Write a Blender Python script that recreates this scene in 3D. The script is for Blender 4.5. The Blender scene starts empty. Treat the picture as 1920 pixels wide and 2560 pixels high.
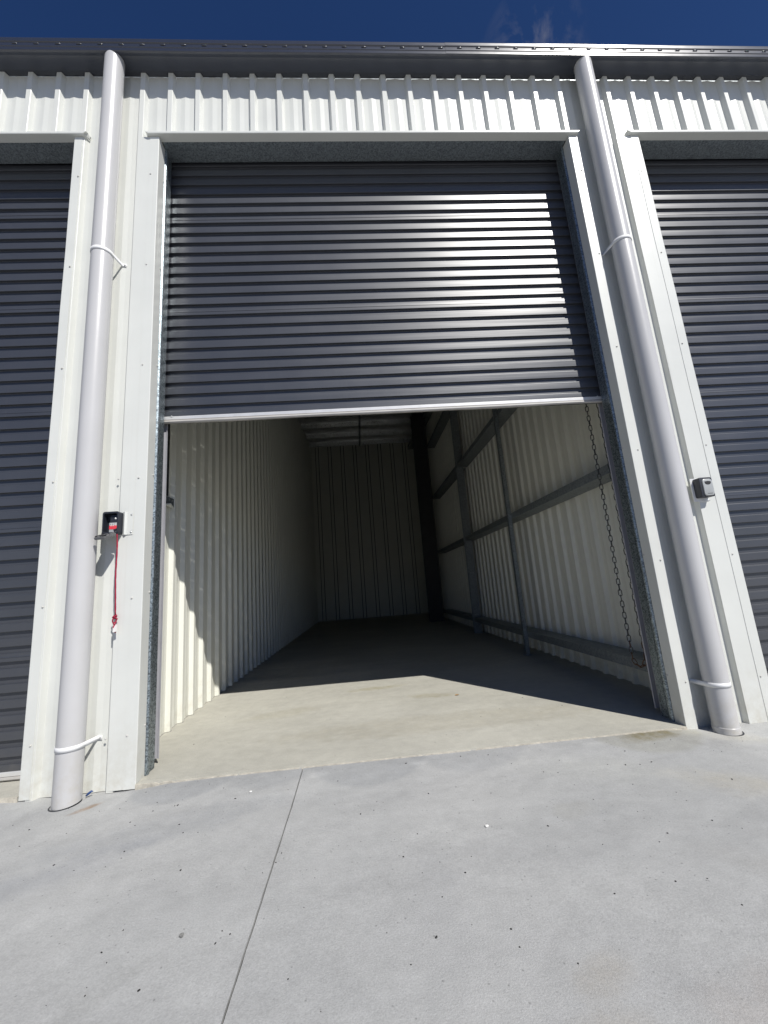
import bpy, bmesh, math, random
from mathutils import Matrix, Vector, noise
random.seed(7)
SC = bpy.context.scene
COL = SC.collection

# ------------------------------------------------------------------ camera, sky, sun, exposure
cam = bpy.data.cameras.new('camera'); camo = bpy.data.objects.new('camera', cam); COL.objects.link(camo)
r_ = Vector((0.99583398, -0.05166277, -0.07513744)); u_ = Vector((0.06410926, -0.18929307, 0.97982556)); f_ = Vector((0.0648435, 0.9805606, 0.18519241))
camo.matrix_world = Matrix(((r_.x, u_.x, -f_.x, 1.15025), (r_.y, u_.y, -f_.y, -2.30791), (r_.z, u_.z, -f_.z, 0.87136), (0, 0, 0, 1)))
cam.sensor_fit = 'VERTICAL'; cam.sensor_height = 24.0; cam.lens = 24.0 * 995.229 / 2560.0
cam.clip_start = 0.02; cam.clip_end = 3000
SC.camera = camo
SUN = Vector((0.655, -1.0, 1.245)).normalized()          # towards the sun: high, in front of the facade, to the right
EL = math.asin(SUN.z); AZ = math.atan2(SUN.x, SUN.y)
W = bpy.data.worlds.new('World'); SC.world = W; W.use_nodes = True
wn = W.node_tree; wn.nodes.clear()
def wnode(t, **k):
    n = wn.nodes.new(t)
    for a, b in k.items(): setattr(n, a, b)
    return n
wo = wnode('ShaderNodeOutputWorld'); wb = wnode('ShaderNodeBackground')
sky = wnode('ShaderNodeTexSky', sky_type='NISHITA', sun_disc=False, sun_elevation=EL, sun_rotation=AZ,
            altitude=600, air_density=0.9, dust_density=0.1, ozone_density=3.5)
SKY_STRENGTH = 0.060
wb.inputs[1].default_value = SKY_STRENGTH
# thin wisps of cirrus in the sky (noise over the direction, streaked)
tc = wnode('ShaderNodeTexCoord'); mp = wnode('ShaderNodeMapping'); mp.inputs['Scale'].default_value = (5.5, 5.5, 2.0); mp.inputs['Rotation'].default_value = (0.3, 0.5, 0.2)
nz = wnode('ShaderNodeTexNoise'); nz.inputs['Scale'].default_value = 3.6; nz.inputs['Detail'].default_value = 7; nz.inputs['Roughness'].default_value = 0.62; nz.inputs['Distortion'].default_value = 0.35
rp = wnode('ShaderNodeValToRGB'); rp.color_ramp.elements[0].position = 0.46; rp.color_ramp.elements[1].position = 0.85
dp = wnode('ShaderNodeVectorMath', operation='DISTANCE'); dp.inputs[1].default_value = (0.325, 0.478, 0.816)
mr = wnode('ShaderNodeMapRange'); mr.inputs['From Min'].default_value = 0.085; mr.inputs['From Max'].default_value = 0.0
mu = wnode('ShaderNodeMath', operation='MULTIPLY'); mx = wnode('ShaderNodeMix', data_type='RGBA'); mx.inputs[7].default_value = (5.0, 5.0, 5.6, 1)
L = wn.links.new
L(tc.outputs['Generated'], mp.inputs[0]); L(mp.outputs[0], nz.inputs['Vector']); L(nz.outputs['Fac'], rp.inputs[0])
L(tc.outputs['Generated'], dp.inputs[0]); L(dp.outputs['Value'], mr.inputs['Value']); L(rp.outputs[0], mu.inputs[0]); L(mr.outputs[0], mu.inputs[1])
hs = wnode('ShaderNodeHueSaturation'); hs.inputs['Saturation'].default_value = 1.18; L(sky.outputs[0], hs.inputs['Color'])
tn = wnode('ShaderNodeMix', data_type='RGBA', blend_type='MULTIPLY'); tn.inputs[0].default_value = 1.0; tn.inputs[7].default_value = (0.92, 0.88, 1.10, 1); L(hs.outputs[0], tn.inputs[6])
L(mu.outputs[0], mx.inputs[0]); L(tn.outputs[2], mx.inputs[6]); L(mx.outputs[2], wb.inputs[0]); L(wb.outputs[0], wo.inputs[0])
sl = bpy.data.lights.new('sun', 'SUN'); slo = bpy.data.objects.new('sun', sl); COL.objects.link(slo)
sl.energy = 4.9; sl.angle = math.radians(0.53); sl.color = (1.0, 0.972, 0.922)
slo.rotation_euler = (-SUN).to_track_quat('-Z', 'Y').to_euler(); slo.location = (6, -9, 12)
SC.view_settings.view_transform = 'Standard'; SC.view_settings.look = 'None'; SC.view_settings.gamma = 1.0; SC.view_settings.use_curve_mapping = False
SC.view_settings.exposure = 0.0
SC.cycles.max_bounces = 12; SC.cycles.diffuse_bounces = 9; SC.cycles.sample_clamp_indirect = 6.0
SC.cycles.caustics_reflective = False; SC.cycles.caustics_refractive = False

# ------------------------------------------------------------------ materials
MATS = {}
def material(name, base, rough=0.5, metal=0.0, spec=0.5, var=0.0, vscale=8.0, var2=None, bump=0.0, bscale=60.0, bstretch=(1, 1, 1), bump2=0.0, b2scale=3.0, coat=0.0, spangle=0.0, sscale=90.0, rvar=0.0, dirt=0.0):
    m = bpy.data.materials.new(name); m.use_nodes = True; MATS[name] = m
    nt = m.node_tree; N = nt.nodes; K = nt.links.new
    b = N['Principled BSDF']; b.inputs['Roughness'].default_value = rough; b.inputs['Metallic'].default_value = metal
    b.inputs['Specular IOR Level'].default_value = spec; b.inputs['Base Color'].default_value = (*base, 1)
    if coat: b.inputs['Coat Weight'].default_value = coat
    g = N.new('ShaderNodeNewGeometry')
    if var or var2:
        n = N.new('ShaderNodeTexNoise'); n.inputs['Scale'].default_value = vscale; n.inputs['Detail'].default_value = 6; n.inputs['Roughness'].default_value = 0.6
        K(g.outputs['Position'], n.inputs['Vector'])
        r = N.new('ShaderNodeValToRGB'); r.color_ramp.elements[0].position = 0.3; r.color_ramp.elements[1].position = 0.7
        c2 = var2 or tuple(x * (1 - var) for x in base)
        r.color_ramp.elements[0].color = (*c2, 1); r.color_ramp.elements[1].color = (*[x * (1 + var * 0.5) for x in base], 1)
        K(n.outputs['Fac'], r.inputs[0]); K(r.outputs[0], b.inputs['Base Color'])
        if rvar:
            mr_ = N.new('ShaderNodeMapRange'); mr_.inputs['To Min'].default_value = rough - rvar; mr_.inputs['To Max'].default_value = rough + rvar
            K(n.outputs['Fac'], mr_.inputs['Value']); K(mr_.outputs[0], b.inputs['Roughness'])
    if spangle:
        v = N.new('ShaderNodeTexVoronoi'); v.inputs['Scale'].default_value = sscale; K(g.outputs['Position'], v.inputs['Vector'])
        r = N.new('ShaderNodeValToRGB'); r.color_ramp.elements[0].color = (*[x * (1 - spangle) for x in base], 1); r.color_ramp.elements[1].color = (*[min(1, x * (1 + spangle)) for x in base], 1)
        sx = N.new('ShaderNodeSeparateColor'); K(v.outputs['Color'], sx.inputs[0]); K(sx.outputs[0], r.inputs[0]); K(r.outputs[0], b.inputs['Base Color'])
        mr_ = N.new('ShaderNodeMapRange'); mr_.inputs['To Min'].default_value = rough - 0.08; mr_.inputs['To Max'].default_value = rough + 0.12
        K(sx.outputs[1], mr_.inputs['Value']); K(mr_.outputs[0], b.inputs['Roughness'])
    if dirt:
        sp = N.new('ShaderNodeSeparateXYZ'); K(g.outputs['Position'], sp.inputs[0])
        mh = N.new('ShaderNodeMapRange'); mh.inputs['From Min'].default_value = 0.55; mh.inputs['From Max'].default_value = -0.03; K(sp.outputs[2], mh.inputs['Value'])
        pw = N.new('ShaderNodeMath'); pw.operation = 'POWER'; pw.inputs[1].default_value = 2.2; K(mh.outputs[0], pw.inputs[0])
        dn = N.new('ShaderNodeTexNoise'); dn.inputs['Scale'].default_value = 16; dn.inputs['Detail'].default_value = 8; dn.inputs['Roughness'].default_value = 0.7; K(g.outputs['Position'], dn.inputs['Vector'])
        dr = N.new('ShaderNodeValToRGB'); dr.color_ramp.elements[0].position = 0.40; dr.color_ramp.elements[1].position = 0.72; K(dn.outputs['Fac'], dr.inputs[0])
        ml = N.new('ShaderNodeMath'); ml.operation = 'MULTIPLY'; K(pw.outputs[0], ml.inputs[0]); K(dr.outputs[0], ml.inputs[1])
        # thin run-down streaks
        ms = N.new('ShaderNodeMapping'); ms.inputs['Scale'].default_value = (60, 60, 0.7); K(g.outputs['Position'], ms.inputs[0])
        sn = N.new('ShaderNodeTexNoise'); sn.inputs['Scale'].default_value = 1.0; sn.inputs['Detail'].default_value = 4; K(ms.outputs[0], sn.inputs['Vector'])
        sr = N.new('ShaderNodeValToRGB'); sr.color_ramp.elements[0].position = 0.60; sr.color_ramp.elements[1].position = 0.80; K(sn.outputs['Fac'], sr.inputs[0])
        sm = N.new('ShaderNodeMath'); sm.operation = 'MULTIPLY'; sm.inputs[1].default_value = 0.22; K(sr.outputs[0], sm.inputs[0])
        ad = N.new('ShaderNodeMath'); ad.operation = 'MAXIMUM'; K(ml.outputs[0], ad.inputs[0]); K(sm.outputs[0], ad.inputs[1])
        mm = N.new('ShaderNodeMath'); mm.operation = 'MULTIPLY'; mm.inputs[1].default_value = dirt; K(ad.outputs[0], mm.inputs[0])
        mc = N.new('ShaderNodeMix'); mc.data_type = 'RGBA'; K(mm.outputs[0], mc.inputs[0]); mc.inputs[7].default_value = (0.42, 0.38, 0.29, 1)
        src = b.inputs['Base Color'].links[0].from_socket if b.inputs['Base Color'].links else None
        if src: K(src, mc.inputs[6])
        else: mc.inputs[6].default_value = (*base, 1)
        K(mc.outputs[2], b.inputs['Base Color'])
    last = None
    for (st, sc_, det, strch) in ((bump, bscale, 4, bstretch), (bump2, b2scale, 2, bstretch)):
        if st:
            mpn = N.new('ShaderNodeMapping'); mpn.inputs['Scale'].default_value = strch; K(g.outputs['Position'], mpn.inputs[0])
            n = N.new('ShaderNodeTexNoise'); n.inputs['Scale'].default_value = sc_; n.inputs['Detail'].default_value = det; K(mpn.outputs[0], n.inputs['Vector'])
            bn = N.new('ShaderNodeBump'); bn.inputs['Strength'].default_value = 1.0; bn.inputs['Distance'].default_value = st
            K(n.outputs['Fac'], bn.inputs['Height'])
            if last: K(last.outputs[0], bn.inputs['Normal'])
            last = bn
    if last: K(last.outputs[0], b.inputs['Normal'])
    return m
WHITE = material('painted_off_white_steel', (0.675, 0.683, 0.642), 0.36, var=0.05, vscale=2.2, bump=0.00012, bscale=260, bump2=0.0035, b2scale=2.2, rvar=0.04, dirt=0.55)
INNER = material('painted_cream_steel', (0.74, 0.74, 0.665), 0.42, var=0.05, vscale=1.6, bump2=0.003, b2scale=2.4, dirt=0.55)
PIPEW = material('painted_pale_grey_pipe', (0.535, 0.53, 0.527), 0.30, var=0.03, vscale=3.0, bump=0.00025, bscale=420, bump2=0.001, b2scale=6, dirt=0.55)
CLIPW = material('white_clip', (0.78, 0.78, 0.77), 0.45, var=0.04, vscale=20)
DARK = material('charcoal_gutter_steel', (0.033, 0.037, 0.050), 0.25, spec=1.0, var=0.10, vscale=4, bump2=0.0012, b2scale=5)
SLAT = material('charcoal_door_steel', (0.046, 0.049, 0.057), 0.375, spec=1.0, var=0.10, vscale=3.0, bump=0.00035, bscale=9, bstretch=(0.25, 1, 5.0), bump2=0.0028, b2scale=2.2, rvar=0.05, dirt=0.10)
GALV = material('galvanised_steel', (0.33, 0.37, 0.39), 0.42, metal=0.8, spangle=0.34, sscale=140, bump2=0.0008, b2scale=9)
GALVC = material('galvanised_jamb_dark_reflection', (0.25, 0.29, 0.31), 0.42, metal=0.8, spangle=0.55, sscale=150, bump2=0.0008, b2scale=9)  # darker galvanised copy: the dark interior it reflects is put into the base
GALVD = material('dull_galvanised_steel', (0.26, 0.285, 0.295), 0.5, metal=0.55, spangle=0.18, sscale=70)
PURL = material('galvanised_purlin', (0.78, 0.80, 0.80), 0.33, metal=0.85, spangle=0.10, sscale=60)
ALU = material('mill_aluminium', (0.74, 0.73, 0.71), 0.34, metal=0.35, var=0.08, vscale=12, bump2=0.0006, b2scale=14)
GUIDE = material('satin_aluminium_guide', (0.50, 0.50, 0.53), 0.45, metal=0.3, var=0.08, vscale=12)
SEAL = material('grey_rubber_seal', (0.47, 0.45, 0.42), 0.55, var=0.12, vscale=10)
DARKST_SHADE = material('dark_steel_and_shade', (0.035, 0.036, 0.038), 0.55, var=0.2, vscale=6)  # dark strip, plus painted shade for the far column and back panel gaps
RUBBER_SHADE = material('black_rubber_and_gap_shade', (0.03, 0.032, 0.038), 0.6, var=0.2, vscale=30)  # rubber strips, also the painted shade round the pipe feet
FOIL = material('silver_foil', (0.66, 0.66, 0.64), 0.38, metal=0.75, var=0.2, vscale=5, bump=0.006, bscale=14, bump2=0.02, b2scale=3)
ZINC = material('zinc_screw', (0.62, 0.62, 0.60), 0.35, metal=0.6, var=0.1, vscale=90)
WSCREW = material('white_screw', (0.60, 0.59, 0.55), 0.4, var=0.1, vscale=90)
BOXD = material('dark_navy_box_plastic', (0.022, 0.025, 0.034), 0.45, var=0.2, vscale=40)
BOXG = material('silver_grey_cover', (0.42, 0.43, 0.42), 0.42, metal=0.2, var=0.05, vscale=40)
BOXM = material('grey_metal_lid', (0.22, 0.22, 0.22), 0.5, metal=0.4, var=0.25, vscale=120)
INK = material('dark_print', (0.02, 0.02, 0.022), 0.6, var=0.1, vscale=50)
RED = material('red_label', (0.75, 0.05, 0.07), 0.5, var=0.1, vscale=60)
CORD = material('crimson_cord', (0.36, 0.012, 0.045), 0.75, var=0.25, vscale=200, bump=0.001, bscale=700)
TAGM = material('white_tag', (0.62, 0.60, 0.58), 0.55, var=0.1, vscale=60)
CHAIN = material('dull_steel_chain', (0.10, 0.10, 0.098), 0.42, metal=0.8, var=0.3, vscale=60)
RUST = material('rusty_steel_chain', (0.17, 0.085, 0.045), 0.7, metal=0.3, var=0.45, vscale=120)
MORTAR = material('pale_mortar', (0.50, 0.465, 0.39), 0.9, var=0.35, vscale=26, bump=0.004, bscale=60)
STONE = material('dark_grit', (0.035, 0.035, 0.034), 0.9, var=0.4, vscale=60)
LEAF = material('dry_leaf', (0.20, 0.20, 0.19), 0.8, var=0.4, vscale=90)
CHIP = material('white_chip', (0.78, 0.77, 0.74), 0.7, var=0.1, vscale=60)
BLUE = material('blue_plastic_film', (0.02, 0.06, 0.20), 0.4, var=0.2, vscale=60)

def concrete(name, base, c2, arcs=(), stains=(), scratch=0.0, speck=0.45):
    m = bpy.data.materials.new(name); m.use_nodes = True
    nt = m.node_tree; N = nt.nodes; K = nt.links.new; b = N['Principled BSDF']
    b.inputs['Roughness'].default_value = 0.78; b.inputs['Specular IOR Level'].default_value = 0.35
    g = N.new('ShaderNodeNewGeometry')
    def nzt(scale, det=6, ro=0.6, stretch=(1, 1, 1), rot=0.0, dist=0.0):
        mpn = N.new('ShaderNodeMapping'); mpn.inputs['Scale'].default_value = stretch; mpn.inputs['Rotation'].default_value = (0, 0, rot); K(g.outputs['Position'], mpn.inputs[0])
        n = N.new('ShaderNodeTexNoise'); n.inputs['Scale'].default_value = scale; n.inputs['Detail'].default_value = det; n.inputs['Roughness'].default_value = ro; n.inputs['Distortion'].default_value = dist
        K(mpn.outputs[0], n.inputs['Vector']); return n.outputs['Fac']
    def ramp(src, p0, p1, c0, c1):
        r = N.new('ShaderNodeValToRGB'); r.color_ramp.elements[0].position = p0; r.color_ramp.elements[1].position = p1
        r.color_ramp.elements[0].color = (*c0, 1); r.color_ramp.elements[1].color = (*c1, 1); K(src, r.inputs[0]); return r.outputs[0]
    def mixc(fac, a, c, mode='MIX', amt=None):
        n = N.new('ShaderNodeMix'); n.data_type = 'RGBA'; n.blend_type = mode
        if hasattr(fac, 'links') or hasattr(fac, 'node'): K(fac, n.inputs[0])
        else: n.inputs[0].default_value = fac
        for s, i in ((a, 6), (c, 7)):
            if isinstance(s, tuple): n.inputs[i].default_value = (*s, 1)
            else: K(s, n.inputs[i])
        return n.outputs[2]
    def math_(op, a, c=None):
        n = N.new('ShaderNodeMath'); n.operation = op
        for s, i in ((a, 0), (c, 1)):
            if s is None: continue
            if isinstance(s, (int, float)): n.inputs[i].default_value = s
            else: K(s, n.inputs[i])
        return n.outputs[0]
    W1 = (1, 1, 1)
    col = ramp(nzt(0.9, 5, 0.55), 0.3, 0.72, base, c2)
    col = mixc(1.0, col, ramp(nzt(2.1, 6, 0.6, (0.7, 1.6, 1), 0.5, 0.6), 0.25, 0.75, (0.90, 0.90, 0.905), (1.06, 1.06, 1.055)), 'MULTIPLY')
    col = mixc(1.0, col, ramp(nzt(14, 7, 0.65), 0.25, 0.75, (0.90, 0.90, 0.90), (1.07, 1.07, 1.07)), 'MULTIPLY')
    col = mixc(1.0, col, ramp(nzt(190, 3, 0.7), 0.22, 0.66, (0.80, 0.80, 0.80), (1.06, 1.06, 1.06)), 'MULTIPLY')
    # darker aggregate flecks
    v = N.new('ShaderNodeTexVoronoi'); v.inputs['Scale'].default_value = 46; K(g.outputs['Position'], v.inputs['Vector'])
    fl = ramp(v.outputs['Distance'], 0.05, 0.17, (1 - speck,) * 3, W1)
    sel = ramp(nzt(11, 2, 0.5), 0.50, 0.58, (0, 0, 0), W1)
    col = mixc(math_('MULTIPLY', sel, 0.9), col, mixc(1.0, col, fl, 'MULTIPLY'))
    def disc(x, y, rad, soft, warp=0.05, sx=1.0, sy=1.0, rot=0.0):
        mpn = N.new('ShaderNodeMapping'); mpn.vector_type = 'TEXTURE'
        mpn.inputs['Location'].default_value = (x, y, 0); mpn.inputs['Rotation'].default_value = (0, 0, rot); mpn.inputs['Scale'].default_value = (sx, sy, 1)
        K(g.outputs['Position'], mpn.inputs[0])
        sep = N.new('ShaderNodeVectorMath'); sep.operation = 'MULTIPLY'; sep.inputs[1].default_value = (1, 1, 0); K(mpn.outputs[0], sep.inputs[0])
        ln = N.new('ShaderNodeVectorMath'); ln.operation = 'LENGTH'; K(sep.outputs[0], ln.inputs[0])
        d = math_('ADD', ln.outputs['Value'], math_('MULTIPLY', math_('SUBTRACT', nzt(9, 5), 0.5), warp))
        mr_ = N.new('ShaderNodeMapRange'); mr_.inputs['From Min'].default_value = rad; mr_.inputs['From Max'].default_value = rad - soft
        mr_.inputs['To Min'].default_value = 0; mr_.inputs['To Max'].default_value = 1; K(d, mr_.inputs['Value']); return mr_.outputs[0]
    for (x, y, rad, soft, tint, amt) in arcs:
        col = mixc(math_('MULTIPLY', disc(x, y, rad, soft, 0.02), amt), col, mixc(1.0, col, tint, 'MULTIPLY'))
    for (x, y, rad, soft, sx, sy, rot, tint, amt) in stains:
        f = math_('MULTIPLY', disc(x, y, rad, soft, rad * 1.1, sx, sy, rot), math_('MULTIPLY', ramp(nzt(16, 6, 0.7), 0.25, 0.62, (0.15,) * 3, W1), amt))
        col = mixc(f, col, mixc(1.0, col, tint, 'MULTIPLY'))
    if scratch:
        col = mixc(math_('MULTIPLY', ramp(nzt(9, 8, 0.7, (0.35, 2.4, 1), 0.2), 0.55, 0.72, (0, 0, 0), W1), scratch), col, (0.62, 0.60, 0.55))
    K(col, b.inputs['Base Color'])
    bn = N.new('ShaderNodeBump'); bn.inputs['Distance'].default_value = 0.0012; K(nzt(230, 4, 0.7), bn.inputs['Height'])
    b2 = N.new('ShaderNodeBump'); b2.inputs['Distance'].default_value = 0.006; K(nzt(5, 4, 0.5, (1, 1.5, 1)), b2.inputs['Height']); K(bn.outputs[0], b2.inputs['Normal']); K(b2.outputs[0], b.inputs['Normal'])
    return m
DK = (0.83, 0.84, 0.86); LT = (1.12, 1.12, 1.11)
PAVE = concrete('grey_broomed_concrete', (0.39, 0.394, 0.390), (0.455, 0.455, 0.445),
    arcs=[(1.12, 0.03, 0.315, 0.03, DK, 0.75), (0.19, 0.02, 0.27, 0.03, DK, 0.9), (0.62, 0.05, 0.27, 0.05, DK, 0.6), (1.66, 0.08, 0.34, 0.05, DK, 0.6), (2.62, 0.05, 0.33, 0.04, (0.90, 0.89, 0.84), 0.9), (3.2, 0.0, 0.5, 0.2, LT, 0.5)],
    stains=[(2.62, -0.06, 0.21, 0.12, 1.0, 0.42, 0.1, (0.62, 0.55, 0.36), 1.0), (0.876, -0.125, 0.07, 0.05, 1.0, 0.5, 0.0, (1.2, 1.2, 1.19), 1.0), (1.375, -0.105, 0.07, 0.05, 1.0, 0.5, 0.0, (1.2, 1.2, 1.19), 1.0), (2.30, -0.10, 0.08, 0.06, 1.0, 0.5, 0.0, (1.18, 1.18, 1.17), 1.0), (2.85, -0.20, 0.22, 0.12, 1.0, 0.35, -0.6, (0.84, 0.83, 0.82), 0.8), (2.98, -0.15, 0.3, 0.2, 1.0, 0.3, -0.5, (1.1, 1.07, 0.98), 0.9), (-0.2, -0.165, 0.085, 0.06, 1.0, 0.3, 0.72, (0.72, 0.52, 0.36), 0.95),
            (1.64, -1.25, 0.10, 0.08, 1.0, 0.6, 0.4, (0.93, 0.85, 0.74), 0.5), (1.58, -1.36, 0.12, 0.09, 1.0, 0.5, 0.2, (0.93, 0.85, 0.74), 0.5), (1.95, -1.42, 0.25, 0.2, 1, 0.7, 0.3, (0.96, 0.86, 0.80), 0.6),
            (2.7, -0.6, 0.4, 0.3, 1.0, 0.35, -0.5, (1.06, 1.0, 0.88), 0.7), (-0.1, -0.70, 0.5, 0.3, 1.0, 0.22, 0.5, (0.86, 0.87, 0.90), 0.9), (0.3, -0.42, 0.6, 0.25, 1.0, 0.2, 0.25, (0.88, 0.89, 0.91), 0.8),
            (0.45, -1.15, 0.16, 0.1, 1.0, 0.35, 0.9, (0.90, 0.90, 0.89), 0.8), (2.35, -1.05, 0.30, 0.2, 1.0, 0.3, -0.7, (0.92, 0.91, 0.90), 0.8), (1.9, -0.62, 0.10, 0.05, 1.0, 0.7, 0.2, (0.90, 0.89, 0.86), 0.7), (0.15, -1.5, 0.4, 0.25, 1.0, 0.25, 0.6, (1.09, 1.09, 1.08), 0.8), (-0.35, -0.22, 0.35, 0.2, 1.0, 0.35, 0.3, (0.88, 0.88, 0.88), 0.8),
            (2.2, -0.35, 0.55, 0.4, 1.0, 0.3, -0.35, (1.10, 1.10, 1.07), 0.8), (1.32, -0.9, 0.3, 0.2, 0.35, 1.0, 0.1, (0.93, 0.93, 0.94), 0.7)])
SLABM = concrete('beige_trowelled_concrete', (0.45, 0.437, 0.38), (0.545, 0.53, 0.465), scratch=0.12, speck=0.2,
    stains=[(1.2, 1.45, 0.28, 0.15, 1.0, 0.25, 0.1, (0.78, 0.74, 0.58), 0.8), (1.64, 1.05, 0.22, 0.1, 1.0, 0.35, -0.15, (0.80, 0.76, 0.64), 0.8), (0.5, 0.95, 0.35, 0.2, 1.0, 0.4, 0.3, (0.88, 0.86, 0.80), 0.8),
            (1.6, 0.42, 1.2, 0.4, 1.0, 0.16, 0.0, (0.90, 0.88, 0.84), 0.8)])

# ------------------------------------------------------------------ helpers
def wm(o):
    m = o.matrix_basis.copy()
    return m if o.parent is None else wm(o.parent) @ o.matrix_parent_inverse @ m
def adopt(o, parent):
    if parent is not None:
        o.parent = parent; o.matrix_parent_inverse = wm(parent).inverted()
    return o
def tag(o, label, cat, group=None):
    o['label'] = label; o['category'] = cat
    if group: o['group'] = group
    return o
def thing(name, loc, label, cat, group=None):
    o = bpy.data.objects.new(name, None); COL.objects.link(o); o.location = loc; o.empty_display_size = 0.1
    return tag(o, label, cat, group)
def link(name, me, parent=None, loc=(0, 0, 0), rot=None):
    o = bpy.data.objects.new(name, me); COL.objects.link(o); o.location = loc
    if rot is not None: o.rotation_euler = rot
    return adopt(o, parent)
def mesh(name, v, f, mat, smooth=False, angle=None):
    me = bpy.data.meshes.new(name); me.from_pydata([tuple(p) for p in v], [], f); me.materials.append(mat)
    if smooth:
        me.shade_smooth()
        if angle is not None: me.set_sharp_from_angle(angle=angle)
    me.update(); return me
def sweep(prof, axis, a, b, closed=False, caps=False, cuts=1, fn=None):
    """2-D profile swept along an axis. axis X: (y,z); Y: (x,z); Z: (x,y)"""
    n = len(prof); v = []; f = []
    for k in range(cuts + 1):
        t = a + (b - a) * k / cuts
        for p, q in prof:
            pt = (t, p, q) if axis == 'X' else (p, t, q) if axis == 'Y' else (p, q, t)
            v.append(fn(pt) if fn else pt)
    m = n if closed else n - 1
    for k in range(cuts):
        for i in range(m):
            j = (i + 1) % n; f.append((k * n + i, k * n + j, (k + 1) * n + j, (k + 1) * n + i))
    if caps and closed:
        f.append(tuple(range(n - 1, -1, -1))); f.append(tuple(range(cuts * n, cuts * n + n)))
    return v, f
def fixn(me):
    bm = bmesh.new(); bm.from_mesh(me); bmesh.ops.recalc_face_normals(bm, faces=bm.faces); bm.to_mesh(me); bm.free(); return me
def sw(name, prof, axis, a, b, mat, parent=None, closed=False, caps=True, cuts=1, fn=None, smooth=False, angle=0.6):
    v, f = sweep(prof, axis, a, b, closed, caps, cuts, fn)
    me = mesh(name, v, f, mat, smooth, angle)
    if closed: fixn(me)
    return link(name, me, parent)
def boxme(name, lo, hi, mat, bev=0.0, segs=2):
    bm = bmesh.new(); bmesh.ops.create_cube(bm, size=1.0)
    for w in bm.verts: w.co = Vector([(lo[i] + hi[i]) / 2 + w.co[i] * (hi[i] - lo[i]) for i in range(3)])
    if bev: bmesh.ops.bevel(bm, geom=bm.edges[:], offset=bev, segments=segs, affect='EDGES', profile=0.6)
    me = bpy.data.meshes.new(name); bm.to_mesh(me); bm.free(); me.materials.append(mat); return me
def box(name, lo, hi, mat, parent=None, bev=0.0, segs=2): return link(name, boxme(name, lo, hi, mat, bev, segs), parent)
def tube(path, rad, seg=8, close=False, caps=True):
    v = []; f = []; n = len(path); up = Vector((0.31, 0.17, 0.93)).normalized()
    for i, p in enumerate(path):
        p = Vector(p); q0 = Vector(path[(i - 1) % n if close else max(0, i - 1)]); q1 = Vector(path[(i + 1) % n if close else min(n - 1, i + 1)])
        t = (q1 - q0).normalized(); s = t.cross(up)
        if s.length < 1e-4: s = t.cross(Vector((1, 0, 0)))
        s.normalize(); w = s.cross(t); r = rad[i] if isinstance(rad, (list, tuple)) else rad
        for k in range(seg):
            a = 2 * math.pi * k / seg; v.append(p + (s * math.cos(a) + w * math.sin(a)) * r)
    for i in range(n if close else n - 1):
        j = (i + 1) % n
        for k in range(seg):
            l = (k + 1) % seg; f.append((i * seg + k, i * seg + l, j * seg + l, j * seg + k))
    if caps and not close:
        f.append(tuple(range(seg - 1, -1, -1))); f.append(tuple(range((n - 1) * seg, n * seg)))
    return v, f

# ------------------------------------------------------------------ the ground
PITCH = 0.1905
OPEN = [(-3.495, -0.602), (-0.045, 2.865), (3.405, 6.30)]            # the three door openings
XL, XR = -4.10, 6.92; DEPTH = 10.25; HEAD = 4.03; EAVE = 4.595
def pave_z(x, y):
    d = max(0.0, -y); z = -0.022 - 0.006 * min(d, 30)
    near = math.exp(-((y + 0.35) / 0.5) ** 2)
    z += 0.006 * noise.noise((x * 1.1 + 3, y * 1.1, 0)) * min(1, d * 4) * math.exp(-d / 6)
    op = max(min(1, max(0, (x - a + 0.02) / 0.16)) * min(1, max(0, (b - x + 0.06) / 0.14)) for a, b in OPEN)
    z += 0.0155 * op * math.exp(-(min(0, y + 0.03) / 0.20) ** 2)
    z -= 0.012 * math.exp(-((x + 0.4) / 0.5) ** 2) * math.exp(-(y / 0.6) ** 2)
    return z
JX = 0.785
xs = sorted(set([-700, -250, -90, -40, -20, -12, -8] + [round(-6 + 0.12 * i, 4) for i in range(56)] + [round(0.83 + 0.12 * i, 4) for i in range(60)] + [9, 12, 20, 40, 90, 250, 700]))
xs = [x for x in xs if abs(x - JX) > 0.03]; J = [JX - 0.0026, JX - 0.0015, JX + 0.0015, JX + 0.0026]
xs = sorted(xs + J); ys = sorted([round(0.3 - 0.04 * i, 4) for i in range(90)] + [-3.6, -4, -5, -6, -8, -12, -20, -40, -90, -250, -700] + [20, 60, 200, 700])
v = []; f = []
for y in ys:
    for x in xs:
        z = pave_z(x, y); xx = x
        if x in J and -40 < y < 0.31:
            if x in (J[1], J[2]): z -= 0.035
            xx = x + 0.0015 * noise.noise((x * 900, y * 23, 1)) + (0.0035 * max(0, noise.noise((x * 300, y * 31, 5)) - 0.25) * (1 if x > JX else -1))
        v.append((xx, y, z))
nx = len(xs)
for j in range(len(ys) - 1):
    for i in range(nx - 1):
        f.append((j * nx + i, j * nx + i + 1, (j + 1) * nx + i + 1, (j + 1) * nx + i))
pv = link('pavement', mesh('pavement', v, f, PAVE)); pv['kind'] = 'structure'
slab = box('floor_slab', (XL + 0.02, 0.004, -0.20), (XR - 0.02, DEPTH + 0.02, 0.0), SLABM); slab['kind'] = 'structure'
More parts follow.
